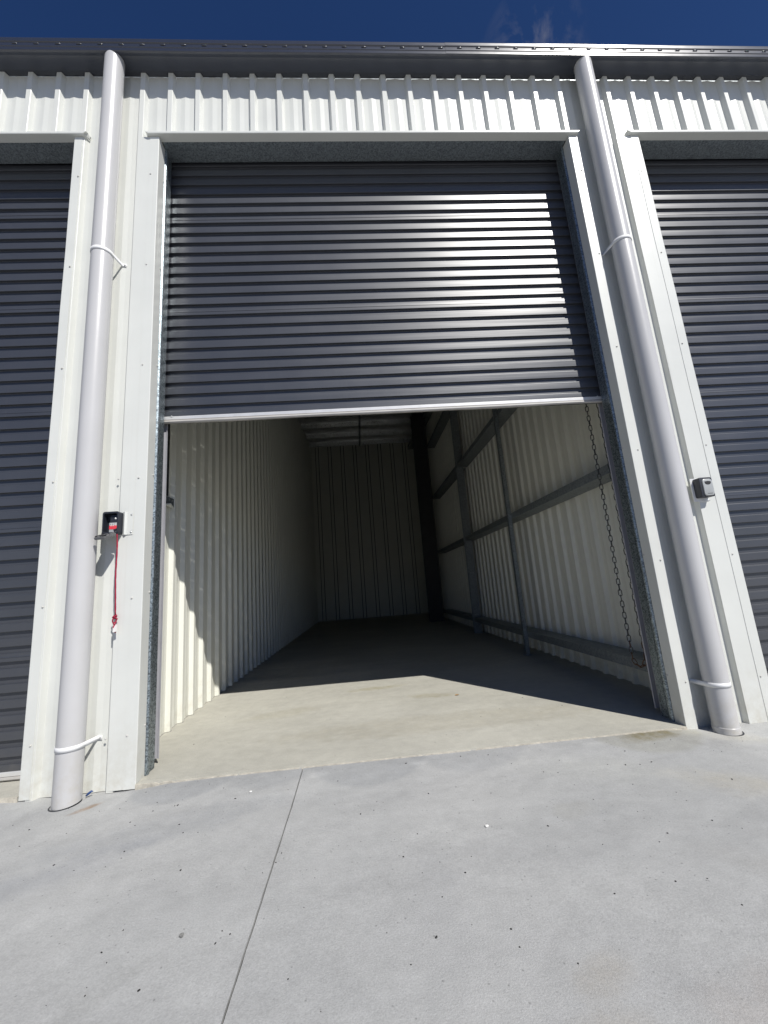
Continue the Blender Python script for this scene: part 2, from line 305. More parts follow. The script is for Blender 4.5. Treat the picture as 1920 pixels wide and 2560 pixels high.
for k, (a, b) in enumerate(OPEN):
    box('door_sill', (a + 0.002, -0.034, -0.15), (b - 0.002, 0.003, -0.0006), SLABM, slab)
    rows = []; N_ = 150
    for i in range(N_ + 1):
        x = a + (b - a) * i / N_; n1 = noise.noise((x * 9, 0.2, k)); n2 = noise.noise((x * 23, 4.2, k))
        h = 0.0004 + 0.0010 * n1 + (-0.006 if n2 > 0.40 else 0); w = 0.003 + 0.004 * n2
        rows.append([(x, -0.026 + 0.004 * n2, -0.002), (x, -0.030 + 0.003 * n1, h - 0.001), (x, -0.0365 - w * 0.5, h - 0.003), (x, -0.037 - w, -0.036)])
    v = [p for r in rows for p in r]; f = [(4 * i + j, 4 * i + j + 1, 4 * i + j + 5, 4 * i + j + 4) for i in range(N_) for j in range(3)]
    link('mortar_bead', mesh('mortar_bead', v, f, MORTAR), slab)

# ------------------------------------------------------------------ the building
B = thing('storage_building', (1.41, 0, 0), 'long off white ribbed steel storage building with charcoal gutter and three roller door bays', 'building')
def rib_profile(x0, x1, side=1.0, phase=0.0):
    """trapezoidal sheet: list of (along, out); crest edge at multiples of PITCH"""
    pts = []
    i0 = int(math.floor((x0 - phase) / PITCH)) - 1; i1 = int(math.ceil((x1 - phase) / PITCH)) + 1
    raw = []
    for i in range(i0, i1 + 1):
        a = i * PITCH + phase
        raw += [(a - 0.0145, 0), (a - 0.0015, 0.0268), (a + 0.001, 0.029), (a + 0.030, 0.029), (a + 0.0325, 0.0268), (a + 0.0455, 0), (a + 0.080, 0.0006), (a + 0.1105, 0.0048), (a + 0.141, 0.0006)]
    def at(x):
        for (p, q), (r, s) in zip(raw, raw[1:]):
            if p <= x <= r: return q + (s - q) * (x - p) / max(1e-9, r - p)
        return 0
    pts = [(x0, at(x0))] + [p for p in raw if x0 + 1e-5 < p[0] < x1 - 1e-5] + [(x1, at(x1))]
    return pts
def front_sheet(x0, x1, z0, z1, lift=0.0):
    prof = [(x, -o) for x, o in rib_profile(x0, x1)]
    cuts = max(2, int((z1 - z0) / 0.25))
    def fn(p): return (p[0], p[1] + 0.0012 * noise.noise((p[0] * 2.3, 7.0, p[2] * 1.3)), p[2])
    return sw('cladding_sheet', prof, 'Z', z0, z1, WHITE, B, cuts=cuts, fn=fn)
segs = [(XL, OPEN[0][0])] + [(OPEN[i][1], OPEN[i + 1][0]) for i in range(2)] + [(OPEN[2][1], XR)]
PILLAR = [front_sheet(a, b, -0.030, EAVE) for a, b in segs]
HEADER = [front_sheet(a, b, HEAD + 0.012, EAVE) for a, b in OPEN]
# screws (one mesh, many objects)
def screw_mesh(name, mat):
    v, f = [], []
    prof = [(0.0065, 0.0), (0.0065, 0.0012), (0.0042, 0.0016), (0.0040, 0.0042), (0.0030, 0.0050)]
    for r, h in prof:
        for k in range(6): v.append((r * math.cos(k * 1.0472), -h, r * math.sin(k * 1.0472)))
    for i in range(len(prof) - 1):
        for k in range(6): f.append((i * 6 + k, i * 6 + (k + 1) % 6, (i + 1) * 6 + (k + 1) % 6, (i + 1) * 6 + k))
    f.append(tuple(range(24, 30))); me = mesh(name, v, f, mat); return fixn(me)
SCR = screw_mesh('screw', WSCREW); SCRZ = screw_mesh('screw_zinc', ZINC); SCRD = screw_mesh('screw_dull', GALVD)
def screw(parent, x, y, z, me=None, rz=0.0): return link('screw', me or SCR, parent, (x, y, z), (0, random.uniform(0, 1), rz))
ZS = [0.223, 0.914, 1.597, 2.306, 3.005, 3.702]
for (x, parent) in ((-0.205 + 0.03, PILLAR[1]), (2.875 + 0.095, PILLAR[2])):
    for z in (0.221, 1.594): screw(parent, x - 0.03, -0.0275 if x < 0 else 0.0, z)
# jamb flashings: a flat front leg, a return into the opening, an edge folded back to the sheet
for k, (a, b) in enumerate(OPEN):
    for s, xe in ((-1, a), (1, b)):
        # s=-1: left jamb of the opening (material lies to its left)
        zt = HEAD - 0.008
        wide = {(1, -1): -0.186, (2, -1): 3.2335, (0, -1): -3.62}.get((k, s))
        if s < 0:      # wide leg lying over the next rib crest, with a lapped strip along the jamb
            prof = [(wide, -0.0285), (wide + 0.001, -0.0302), (xe - 0.0615, -0.0305), (xe - 0.0610, -0.0330), (xe - 0.004, -0.0330)]
        elif k == 1: prof = [(xe + 0.090, -0.0035), (xe + 0.070, -0.0305), (xe + 0.067, -0.0325), (xe + 0.004, -0.0325)]
        else: prof = [(xe + 0.0535, -0.0290), (xe + 0.0530, -0.0322), (xe + 0.004, -0.0325)]
        prof += [(xe + s * 0.0008, -0.0318), (xe, -0.029), (xe, 0.046), (xe + s * 0.012, 0.048)]
        def fn(p, s=s, k=k): return (p[0] + 0.0012 * noise.noise((p[2] * 1.7, k, s)), p[1] + (0.0022 * noise.noise((p[2] * 2.1, k + 5, s)) if p[1] < -0.02 else 0), p[2])
        o = sw('jamb_flashing', prof, 'Z', -0.022, zt, WHITE, B, cuts=18, fn=fn)
        for z in ZS:
            screw(o, xe + s * (0.050 if k == 1 else 0.042) + random.uniform(-.006, .006), -0.0328, z + random.uniform(-.01, .01))
            if z > 0.2: screw(o, xe - s * 0.0004, 0.035, z + 0.03, SCR, rz=s * -math.pi / 2)
# header flashings and the galvanised lintels behind
for k, (a, b) in enumerate(OPEN):
    prof = [(-0.0005, HEAD + 0.030), (-0.030, HEAD + 0.026), (-0.052, HEAD + 0.0155), (-0.0535, HEAD + 0.012), (-0.0535, HEAD + 0.000), (-0.0515, HEAD - 0.0045), (0.003, HEAD - 0.0055), (0.003, HEAD + 0.004), (-0.012, HEAD + 0.0045), (-0.012, HEAD + 0.028)]
    def fn(p, a=a, b=b):
        t = (p[0] - (a - 0.09)) / (b - a + 0.175); x = p[0]
        if t < 0.001: x += 0.020 * (1 if p[2] < HEAD + 0.008 and p[1] < -0.04 else 0)
        if t > 0.999: x -= 0.020 * (1 if p[2] < HEAD + 0.008 and p[1] < -0.04 else 0)
        return (x, p[1] + 0.001 * noise.noise((p[0] * 1.3, 3, 0)), p[2] + 0.001 * noise.noise((p[0] * 1.1, 9, 0)))
    sw('header_flashing', prof, 'X', a - 0.09, b + 0.085, WHITE, B, closed=True, cuts=30, fn=fn)
    sw('lintel', [(0.0045, HEAD), (0.142, HEAD), (0.147, HEAD + 0.003), (0.148, HEAD + 0.008), (0.148, HEAD + 0.25), (0.0045, HEAD + 0.25)], 'X', a + 0.001, b - 0.001, GALV, B, closed=True)
# galvanised jamb columns (one per pier) with a rolled nose on each side
for k, (a, b) in enumerate(segs):
    L_ = [(0.0485, -0.012), (0.0500, -0.0050), (0.0525, 0.003), (0.0570, 0.0085), (0.0640, 0.0105), (0.0740, 0.0105), (0.0810, 0.008), (0.0850, 0.002), (0.0880, -0.0002), (0.1480, -0.0002), (0.1530, -0.004)]
    right = [(b + o, y) for y, o in L_]; left = [(a - o, y) for y, o in L_]
    sw('jamb_column', left + right[::-1], 'Z', 0.0006, HEAD - 0.001, GALVC, B, closed=True, cuts=6, smooth=True, angle=0.5)
# eave beam, gutter
sw('eave_beam', [(0.004, EAVE - 0.30), (0.15, EAVE - 0.30), (0.15, EAVE + 0.12), (0.004, EAVE + 0.12)], 'X', XL, XR, GALVD, B, closed=True)
GP = [(-0.002, EAVE + 0.005), (-0.040, EAVE - 0.001), (-0.120, EAVE - 0.003), (-0.138, EAVE - 0.006), (-0.1475, EAVE - 0.0065), (-0.151, EAVE - 0.003), (-0.1515, EAVE + 0.010), (-0.1495, EAVE + 0.0125), (-0.1495, EAVE + 0.0225), (-0.1530, EAVE + 0.0265),
      (-0.1530, EAVE + 0.036), (-0.1480, EAVE + 0.0405), (-0.1475, EAVE + 0.064), (-0.1530, EAVE + 0.0690), (-0.1530, EAVE + 0.078), (-0.1495, EAVE + 0.082), (-0.1500, EAVE + 0.100), (-0.1465, EAVE + 0.110), (-0.1390, EAVE + 0.1145), (-0.1300, EAVE + 0.112), (-0.1280, EAVE + 0.104)]
def gfn(p): return (p[0], p[1] + 0.0012 * noise.noise((p[0] * 1.2, 1, 4)), p[2] + 0.0012 * noise.noise((p[0] * 0.9, 2, 4)))
SEAM = 2.02
G1 = sw('gutter', GP, 'X', XL - 0.05, SEAM, DARK, B, cuts=40, fn=gfn)
GP2 = [(y - 0.0012, z + (0.0008 if y < -0.1 else -0.0012)) for y, z in GP]
G2 = sw('gutter', GP2, 'X', SEAM - 0.03, XR + 0.05, DARK, B, cuts=40, fn=gfn)
def slot_mesh():
    v, f = [], []; n = 10
    for i in range(n + 1):
        t = i / n; x = -0.017 + 0.034 * t; s = math.sin(math.pi * min(1, max(0, t))) ** 0.45
        for q, (yy, zz) in enumerate([(0.0, 0.006), (-0.0045, 0.003), (-0.0065, -0.002), (-0.0045, -0.0055), (0.001, -0.0060)]): v.append((x, yy * s + 0.0004, zz * (0.55 + 0.45 * s)))
    for i in range(n):
        for q in range(4): f.append((i * 5 + q, i * 5 + q + 1, (i + 1) * 5 + q + 1, (i + 1) * 5 + q))
    return mesh('overflow_slot', v, f, DARK, True, 1.0)
SLOT = slot_mesh()
x = XL + 0.1
while x < XR - 0.05:
    if -1.6 < x < 5.2: link('overflow_slot', SLOT, G1 if x < SEAM else G2, (x, -0.1495 if x < SEAM else -0.151, EAVE + 0.0525))
    x += 0.1385
# roof, foil, purlins
def roof_z(y): return 4.70 + 0.087 * y
rv, rf = [], []
rp_ = rib_profile(XL - 0.04, XR + 0.04)
for y in (-0.05, DEPTH + 0.1):
    for xx, o in rp_: rv.append((xx, y, roof_z(y) + 0.045 + o))
n = len(rp_); rf = [(i, i + 1, n + i + 1, n + i) for i in range(n - 1)]
link('roof_sheet', mesh('roof_sheet', rv, rf, DARK), B)
fx = [XL + 0.05 + i * 0.09 for i in range(int((XR - XL - 0.1) / 0.09) + 1)]; fy = [0.151 + i * 0.11 for i in range(int((DEPTH - 0.2) / 0.11) + 1)]
PURY = [9.88 - 0.92 * i for i in range(11)]
fv = []
for y in fy:
    for xx in fx:
        d = min(abs(y - q) for q in PURY) / 0.46
        fv.append((xx, y, roof_z(y) + 0.02 - 0.045 * math.sin(min(1, d) * math.pi / 2) + 0.016 * noise.noise((xx * 5, y * 3, 0)) + (0.008 if int(xx / 0.45) % 2 else 0) * 0.3))
n = len(fx); ff = [(j * n + i, j * n + i + 1, (j + 1) * n + i + 1, (j + 1) * n + i) for j in range(len(fy) - 1) for i in range(n - 1)]
link('insulation_foil', mesh('insulation_foil', fv, ff, FOIL, True), B)
PW = [(-0.345, 'l'), (3.255, 'r')]
pme = None
for q in PURY:
    zt = roof_z(q) + 0.016; d = 0.165
    prof = [(0, 0), (0.055, 0), (0.055, -0.012), (0.053, -0.012), (0.053, -0.002), (0.002, -0.002), (0.002, -d + 0.002), (-0.085, -d + 0.002), (-0.085, -d + 0.014), (-0.087, -d + 0.014), (-0.087, -d), (0, -d)]
    if pme is None:
        vv, f2 = sweep(prof, 'X', -0.27, 3.16, True, True); pme = fixn(mesh('purlin', vv, f2, PURL))
    link('purlin', pme, B, (0, q, zt))
sw('bridging_bar', [(1.315, -0.02), (1.365, -0.02), (1.365, 0.0), (1.315, 0.0)], 'Y', 0.2, 9.95, GALVD, B, closed=True, fn=lambda p: (p[0], p[1], p[2] + roof_z(p[1]) - 0.151), cuts=4)
# walls
def wall_y(name, x, out, y0, y1, mat, phase=0.0, z0=0.0):
    pr = rib_profile(y0, y1, phase=phase); v = []
    for zz in (0, 0.3, 1): v += [(x + out * o, y, (z0 + 0.003) if zz == 0 else (1.2 if zz == 0.3 else roof_z(y) + 0.03)) for y, o in pr]
    n = len(pr); return link(name, mesh(name, v, [(k * n + i, k * n + i + 1, (k + 1) * n + i + 1, (k + 1) * n + i) for k in range(2) for i in range(n - 1)], mat), B)
LW = wall_y('partition_sheet', -0.276, 1, 0.154, DEPTH - 0.02, INNER, phase=0.0)
RW = wall_y('partition_sheet', 3.196, -1, 0.154, DEPTH - 0.02, INNER, phase=0.055)
for j in range(44):
    y = 0.154 + 0.1905 * j
    if 0.6 < y < 9:
        for zz in (0.172, 1.46): link('screw', SCRD, LW, (-0.2745, (int(y / PITCH)) * PITCH + 0.072, zz), (0, 0, math.pi / 2))
wall_y('end_wall', XL, -1, 0.0, DEPTH, WHITE, z0=-0.03); wall_y('end_wall', XR, 1, 0.0, DEPTH, WHITE, z0=-0.03)
box('back_wall_gap_shade', (XL, DEPTH + 0.06, 0.003), (XR, DEPTH + 0.10, roof_z(DEPTH) + 0.03), DARKST_SHADE, B)  # black backing paints the shade seen as lines between the panels
zt_ = roof_z(DEPTH) + 0.02
wide_ = boxme('back_wall_panel', (0, 0, 0), (0.293, 0.02, zt_ - 0.004), INNER); slim_ = boxme('back_wall_panel', (0, 0, 0), (0.082, 0.02, zt_ - 0.004), INNER)
xx = -0.42
while xx < 3.25:
    link('back_wall_panel', wide_, B, (xx, DEPTH - 0.04, 0.004)); link('back_wall_panel', slim_, B, (xx + 0.310, DEPTH - 0.044, 0.004)); xx += 0.41
for a_, b_ in ((XL + 0.01, -0.43), (xx, XR - 0.01)): box('back_wall_panel', (a_, DEPTH - 0.04, 0.004), (b_, DEPTH - 0.02, zt_), INNER, B)
# right wall framing: girts, columns, stud
def girt(z, up):
    s = 1 if up else -1; t = 0.0025
    prof = [(2.98, z + s * 0.068), (2.98, z), (3.165, z), (3.165, z + s * t), (2.98 + t, z + s * t), (2.98 + t, z + s * 0.066), (2.995, z + s * 0.066), (2.995, z + s * 0.068)]
    return prof
for z, up in ((0.262, False), (1.560, True), (2.885, True), (4.20, True)):
    for y0, y1 in ((0.16, 4.518), (4.602, 7.118)):
        sw('girt', girt(z, up), 'Y', y0, y1, GALVD, B, closed=True)
def column(x0, x1, y0, y1, mat):
    t = 0.008; xm = (x0 + x1) / 2
    return sw('portal_column', [(x0, y0), (x1, y0), (x1, y0 + t), (xm + t / 2, y0 + t), (xm + t / 2, y1 - t), (x1, y1 - t), (x1, y1), (x0, y1), (x0, y1 - t), (xm - t / 2, y1 - t), (xm - t / 2, y0 + t), (x0, y0 + t)], 'Z', 0.001, roof_z(y0) - 0.16, mat, B, closed=True)
column(2.975, 3.095, 4.52, 4.60, GALVD); column(2.66, 2.985, 7.12, 7.32, DARKST_SHADE)  # far column near black: shadow on its near face is in the colour
col0 = [o for o in B.children if o.name.startswith('portal_column')][0]
for z in (0.30, 1.0, 1.60, 2.30, 2.93, 3.6):
    for xx in (3.015, 3.055): screw(col0, xx, 4.5195, z, SCRZ)
sw('rafter', [(2.93, -0.30), (3.13, -0.30), (3.13, -0.17), (2.93, -0.17)], 'Y', 0.16, DEPTH - 0.06, GALVD, B, closed=True, fn=lambda p: (p[0], p[1], p[2] + roof_z(p[1])))
sw('wall_stud', [(2.935, 2.30), (2.978, 2.30), (2.978, 2.303), (2.938, 2.303), (2.938, 2.345), (2.978, 2.345), (2.978, 2.348), (2.935, 2.348)], 'Z', 0.001, 4.55, GALV, B, closed=True)
box('stud_foot', (2.92, 2.285, 0.0005), (2.995, 2.362, 0.006), GALV, B)
# left inside: strip and bracket by the guide
KB = box('keeper_bracket', (-0.2465, 0.588, 1.585), (-0.2395, 0.730, 1.648), GALV, B, 0.002)
sw('gusset', [(-0.2460, 0.588), (-0.195, 0.588), (-0.2400, 0.728), (-0.2460, 0.728)], 'Z', 1.576, 1.5845, WHITE, KB, closed=True)
for y in (0.655, 0.700): link('screw', SCRZ, KB, (-0.2394, y, 1.630), (0, 0, math.pi / 2))
box('wall_strip', (-0.2465, 0.565, 1.652), (-0.2385, 0.640, 4.3), DARKST_SHADE, B, 0.002)

# ------------------------------------------------------------------ roller doors
P = 0.0825
def slat_prof():
    d = 0.0160
    c = [(0.0020, 0.0), (0.0006, -0.0008), (0.0, -0.0026)]
    c += [(-0.00015 * math.sin(math.pi * t), -0.0026 - 0.0419 * t) for t in (0.2, 0.4, 0.6, 0.8)]
    c += [(0.0, -0.0445), (0.0006, -0.0457), (0.0020, -0.0462), (d - 0.0018, -0.0466), (d - 0.0005, -0.0471), (d, -0.0485), (d, -0.0785), (d - 0.0006, -0.0798), (d - 0.002, -0.0806), (0.0020, -P)]
    return c
def seam_prof():
    c = slat_prof(); i = 5
    return c[:i] + [(-0.0008, -0.0225), (-0.0016, -0.0227), (-0.0016, -0.0236), (0.0000, -0.0239)] + c[i + 1:]
DOORY = 0.163
def door(a, b, zb, label, seams, ztop=4.24):
    D = thing('roller_door', ((a + b) / 2, DOORY, zb), label, 'roller door', 'charcoal ribbed roller doors in the storage building')
    x0, x1 = a - 0.035, b + 0.035
    def mk(pf):
        def fn(p): return (p[0], p[1] + 0.0009 * noise.noise((p[0] * 1.1, zb, 2)), p[2])
        vv, f2 = sweep(pf, 'X', x0, x1, cuts=12, fn=fn); return mesh('slat', vv, f2, SLAT, True, 0.2)
    me1, me2 = mk(slat_prof()), mk(seam_prof()); z = zb + 0.022 + P - 0.0385; k = 0
    while z < ztop:
        link('slat', me2 if k in seams else me1, D, (0, DOORY + random.uniform(-0.0004, 0.0004), z), (math.radians(random.uniform(-0.7, 0.7)), 0, 0)); z += P; k += 1
    zr = zb + 0.022
    rail = sw('bottom_rail', [(DOORY + 0.006, zr + 0.009), (DOORY - 0.004, zr + 0.007), (DOORY - 0.0055, zr + 0.004), (DOORY - 0.0055, zr - 0.014), (DOORY - 0.003, zr - 0.016), (DOORY + 0.022, zr - 0.016), (DOORY + 0.022, zr + 0.009)], 'X', x0, x1, ALU, D, closed=True, cuts=12,
              fn=lambda p: (p[0], p[1], p[2] + 0.001 * noise.noise((p[0] * 2, 0, zb))))
    sw('weather_seal', [(DOORY - 0.001, zr - 0.0165), (DOORY - 0.007, zr - 0.020), (DOORY - 0.008, zr - 0.030), (DOORY - 0.002, zr - 0.037), (DOORY + 0.008, zr - 0.0385), (DOORY + 0.020, zr - 0.034), (DOORY + 0.021, zr - 0.0165)], 'X', x0 + 0.01, x1 - 0.01, SEAL, D, closed=True, cuts=40, smooth=True,
       fn=lambda p: (p[0], p[1], max(0.001, p[2] + (0.003 * noise.noise((p[0] * 1.7, 5, zb)) if p[2] < zr - 0.018 else 0))))
    for xx in (a + 0.04, b - 0.02): link('screw', SCRZ, rail, (xx, DOORY - 0.0055, zr + 0.006), (0, 0, 0))
    for s, xe in ((-1, a), (1, b)):
        sw('guide_rail', [(xe + s * 0.075, 0.156), (xe + s * 0.006, 0.156), (xe + s * 0.006, 0.1585), (xe + s * 0.072, 0.1585), (xe + s * 0.072, 0.197), (xe + s * 0.004, 0.197), (xe + s * 0.004, 0.190), (xe + s * 0.0012, 0.190), (xe + s * 0.0012, 0.200), (xe + s * 0.075, 0.200)], 'Z', 0.03, 4.2, GUIDE, D, closed=True)
        box('wear_strip', (min(xe + s * 0.006, xe + s * 0.03), 0.2005, 0.03), (max(xe + s * 0.006, xe + s * 0.03), 0.206, 4.2), RUBBER_SHADE, D)
    return D
door(*OPEN[1], 2.022, 'charcoal ribbed roller door rolled half way up in the open bay', {9, 18})
door(*OPEN[0], 0.020, 'closed charcoal ribbed roller door in the bay left of the open one', {7, 16, 25, 34, 43})
door(*OPEN[2], 0.020, 'closed charcoal ribbed roller door in the bay right of the open one', {6, 15, 24, 33, 42})

# ------------------------------------------------------------------ downpipes
def downpipe(x, label, s, foot):
    y = -0.092; r = 0.0595
    D = thing('downpipe', (x, y, pave_z(x, y)), label, 'downpipe', 'pale downpipes on the storage building')
    v = []; f = []; n = 40; zs = [None] + [0.05 + i * (EAVE - 0.06) / 14 for i in range(15)]
    for i, z in enumerate(zs):
        for k in range(n):
            a = 2 * math.pi * k / n; px, py = x + r * math.cos(a), y + r * math.sin(a)
            zz = (pave_z(px, py) + 0.002 - (0.0 if foot else 0.10 * (px - x) * 0)) if z is None else z
            if z is None and not foot: zz += 0.006 * (1 - math.cos(a + 2.4)) * 0.5
            w = 0.0008 * noise.noise((z or 0, x, 3))
            v.append((px + w, py, zz if i < len(zs) - 1 else EAVE - 0.0015))
    for i in range(len(zs) - 1):
        for k in range(n): f.append((i * n + k, i * n + (k + 1) % n, (i + 1) * n + (k + 1) % n, (i + 1) * n + k))
    link('pipe', mesh('pipe', v, f, PIPEW, True), D)
    if foot:
        vv = []; ff2 = []
        for i, (z, rr) in enumerate(((None, r + 0.003), (0.030, r + 0.003), (0.034, r + 0.0005))):
            for k in range(n):
                a = 2 * math.pi * k / n; vv.append((x + rr * math.cos(a), y + rr * math.sin(a), pave_z(x, y) + 0.001 if z is None else z + pave_z(x, y)))
        for i in range(2):
            for k in range(n): ff2.append((i * n + k, i * n + (k + 1) % n, (i + 1) * n + (k + 1) % n, (i + 1) * n + k))
        link('foot_collar', mesh('foot_collar', vv, ff2, PIPEW, True, 0.5), D)
    vv = []; ff2 = []
    for rr, dz in ((r, 0.002), (r + 0.006, 0.001), (r + 0.007, -0.004)):
        for k in range(n):
            a = 2 * math.pi * k / n; px, py = x + rr * math.cos(a) + (0.008 if foot else -0.006), y + rr * math.sin(a); vv.append((px, py, pave_z(px, py) + dz))
    for i in range(2):
        for k in range(n): ff2.append((i * n + k, i * n + (k + 1) % n, (i + 1) * n + (k + 1) % n, (i + 1) * n + k))
    link('foot_gap_shade', mesh('foot_gap_shade', vv, ff2, RUBBER_SHADE), D)  # dark ring painted in for the shaded gap under the pipe, no seal
    for z in (0.222, 3.03):
        vv = []; ff2 = []; R1 = r + 0.0018; hh = 0.0120; path = []
        for k in range(31):
            a = math.pi + math.pi * k / 30          # front half
            path.append((x + R1 * math.cos(a), y + R1 * math.sin(a)))
        far = [(x - R1, -0.030)]
        near = [(x + R1 + 0.0005, -0.080), (x + R1 + 0.002, -0.074), (x + R1 + 0.011, -0.0070), (x + R1 + 0.013, -0.0045), (x + R1 + 0.034, -0.0040)]
        path = far + path + near
        if s < 0: path = [(2 * x - px, py) for px, py in path]
        for px, py in path: vv += [(px, py, z - hh), (px, py, z + hh)]
        ff2 = [(2 * i, 2 * i + 2, 2 * i + 3, 2 * i + 1) for i in range(len(path) - 1)]
        me = mesh('pipe_clip', vv, ff2, CLIPW, True, 0.35); c = link('pipe_clip', me, D)
        md = c.modifiers.new('t', 'SOLIDIFY'); md.thickness = 0.0016; md.offset = 0
        link('screw', SCRZ, c, (path[-1][0] - s * 0.010, path[-1][1] - 0.0015, z))
downpipe(-0.331, 'pale painted steel downpipe left of the open bay', 1, False)
downpipe(3.040, 'pale painted steel downpipe right of the open bay', -1, True)

# ------------------------------------------------------------------ key lock boxes
def rounded(w, h, r, n=6, top=0.0):
    pts = []
    for cx, cz, a0 in ((w / 2 - r, h / 2 - r, 0), (-w / 2 + r, h / 2 - r, 90), (-w / 2 + r, -h / 2 + r, 180), (w / 2 - r, -h / 2 + r, 270)):
        for i in range(n + 1):
            a = math.radians(a0 + 90 * i / n); px = cx + r * math.cos(a); pz = cz + r * math.sin(a)
            if pz > 0: pz += top * (1 - (2 * px / w) ** 2)
            pts.append((px, pz))
    return pts
def rounded_prism(name, w, h, r, y0, y1, cx, cz, mat, parent, top=0.0, bev=0.003, open_front=False):
    pts = rounded(w, h, r, top=top); n = len(pts); v = []; f = []
    lay = [(y0, 1.0), (y1 + bev, 1.0), (y1 + bev * 0.3, 1 - 0.7 * bev / w), (y1, 1 - 2.0 * bev / w)]
    if open_front: lay += [(y1 + 0.001, 1 - 0.16), (y0 - 0.006, 1 - 0.17)]
    for y, s in lay:
        for px, pz in pts: v.append((cx + px * s, y, cz + pz * s))
    for i in range(len(lay) - 1):
        for k in range(n): f.append((i * n + k, i * n + (k + 1) % n, (i + 1) * n + (k + 1) % n, (i + 1) * n + k))
    f.append(tuple(range((len(lay) - 1) * n, len(lay) * n))); f.append(tuple(range(n - 1, -1, -1)))
    me = mesh(name, v, f, mat, True, 0.6); fixn(me); return link(name, me, parent)
# closed one, right of the open bay
X0, Z0 = 3.257, 1.318
K2 = thing('key_lock_box', (X0, -0.03, Z0 - 0.06), 'closed key lock box with silver grey cover on white plate beside the right downpipe', 'lock box', 'wall mounted key lock boxes')
box('mounting_plate', (X0 - 0.056, -0.0335, Z0 - 0.078), (X0 + 0.040, -0.0302, Z0 + 0.066), CLIPW, K2, 0.0008)
rounded_prism('case', 0.083, 0.118, 0.010, -0.0337, -0.082, X0, Z0, BOXD, K2, top=0.004)
cv = rounded_prism('cover', 0.062, 0.101, 0.014, -0.0818, -0.0885, X0 + 0.004, Z0 - 0.003, BOXG, K2, top=0.003)
hw = [(-0.020, 0.036), (-0.016, 0.0365), (0, 0.0385), (0.016, 0.0365), (0.020, 0.036), (0.019, 0.024), (0.012, 0.018), (0, 0.0155), (-0.012, 0.018), (-0.019, 0.024)]
sw('finger_grip', [(X0 + 0.004 + px, pz) for px, pz in hw], 'Y', -0.0890, -0.0860, INK, cv, closed=True, fn=lambda p: (p[0], p[1], p[2] + Z0 - 0.003))
for i in range(9): box('print_mark', (X0 - 0.010 + i * 0.0036, -0.0889, Z0 - 0.0425 + random.uniform(0, .0006)), (X0 - 0.0073 + i * 0.0036, -0.0880, Z0 - 0.0390 - random.uniform(0, .0006)), INK, cv)
v, f = tube([(X0 - 0.002, -0.036, Z0 - 0.072), (X0 + 0.004, -0.044, Z0 - 0.078), (X0 + 0.018, -0.052, Z0 - 0.079), (X0 + 0.030, -0.054, Z0 - 0.0775)], 0.0016, 6)
link('cable_tie', mesh('cable_tie', v, f, CLIPW, True), K2)
# open one, left of the open bay
X1, Z1 = -0.207, 1.330
K1 = thing('key_lock_box', (X1, -0.03, Z1 - 0.06), 'dark key lock box hanging open with a red label and grey drop down lid', 'lock box', 'wall mounted key lock boxes')
sw('mounting_plate', [(X1 - 0.03, -0.0300), (X1 + 0.040, -0.0302), (X1 + 0.055, -0.043), (X1 + 0.062, -0.0335), (X1 + 0.096, -0.0333), (X1 + 0.096, -0.0345), (X1 + 0.063, -0.0355), (X1 + 0.055, -0.045), (X1 + 0.039, -0.033), (X1 - 0.03, -0.033)], 'Z', Z1 - 0.064, Z1 + 0.066, WHITE, K1, closed=True)
for z in (-0.05, 0.05): link('screw', SCRZ, K1, (X1 + 0.088, -0.0346, Z1 + z), (0, 0, 0))
rounded_prism('case', 0.086, 0.124, 0.010, -0.0352, -0.080, X1, Z1, BOXD, K1, top=0.004, open_front=True)
ins = rounded_prism('key_holder', 0.048, 0.056, 0.012, -0.0415, -0.062, X1 + 0.012, Z1 + 0.018, BOXD, K1, top=0.004)
link('screw', SCRZ, ins, (X1 + 0.018, -0.0622, Z1 + 0.026), (0, 0, 0))
dial = box('number_tag', (X1 - 0.012, -0.0665, Z1 - 0.055), (X1 + 0.034, -0.063, Z1 + 0.003), BOXG, K1, 0.0008)
box('red_label', (X1 - 0.0115, -0.0676, Z1 - 0.034), (X1 + 0.0335, -0.0668, Z1 - 0.0125), RED, dial)
fc = bpy.data.curves.new('number', 'FONT'); fc.body = '224'; fc.size = 0.023; fc.extrude = 0.0004; fc.align_x = 'CENTER'; fc.materials.append(CHIP)
fo0 = bpy.data.objects.new('number_curve', fc); COL.objects.link(fo0); bpy.context.view_layer.update()
fme = bpy.data.meshes.new_from_object(fo0.evaluated_get(bpy.context.evaluated_depsgraph_get())); bpy.data.objects.remove(fo0); fme.materials.clear(); fme.materials.append(CHIP)
fo = bpy.data.objects.new('number', fme); COL.objects.link(fo); fo.location = (X1 + 0.011, -0.0682, Z1 - 0.0165); fo.rotation_euler = (math.pi / 2, 0, 0); adopt(fo, dial)
sw('key', [(X1 + 0.012, -0.036), (X1 + 0.030, -0.030), (X1 + 0.032, -0.040), (X1 + 0.018, -0.050)], 'Y', -0.0690, -0.0680, INK, dial, closed=True, fn=lambda p: (p[0], p[1], p[2] + Z1))
lid = rounded_prism('drop_lid', 0.074, 0.078, 0.010, 0.0, -0.014, 0, 0, BOXM, None, bev=0.002)
lid.location = (X1 - 0.003, -0.113, Z1 - 0.073); lid.rotation_euler = (math.radians(112), math.radians(0), math.radians(-14)); adopt(lid, K1)
lm = wm(lid)
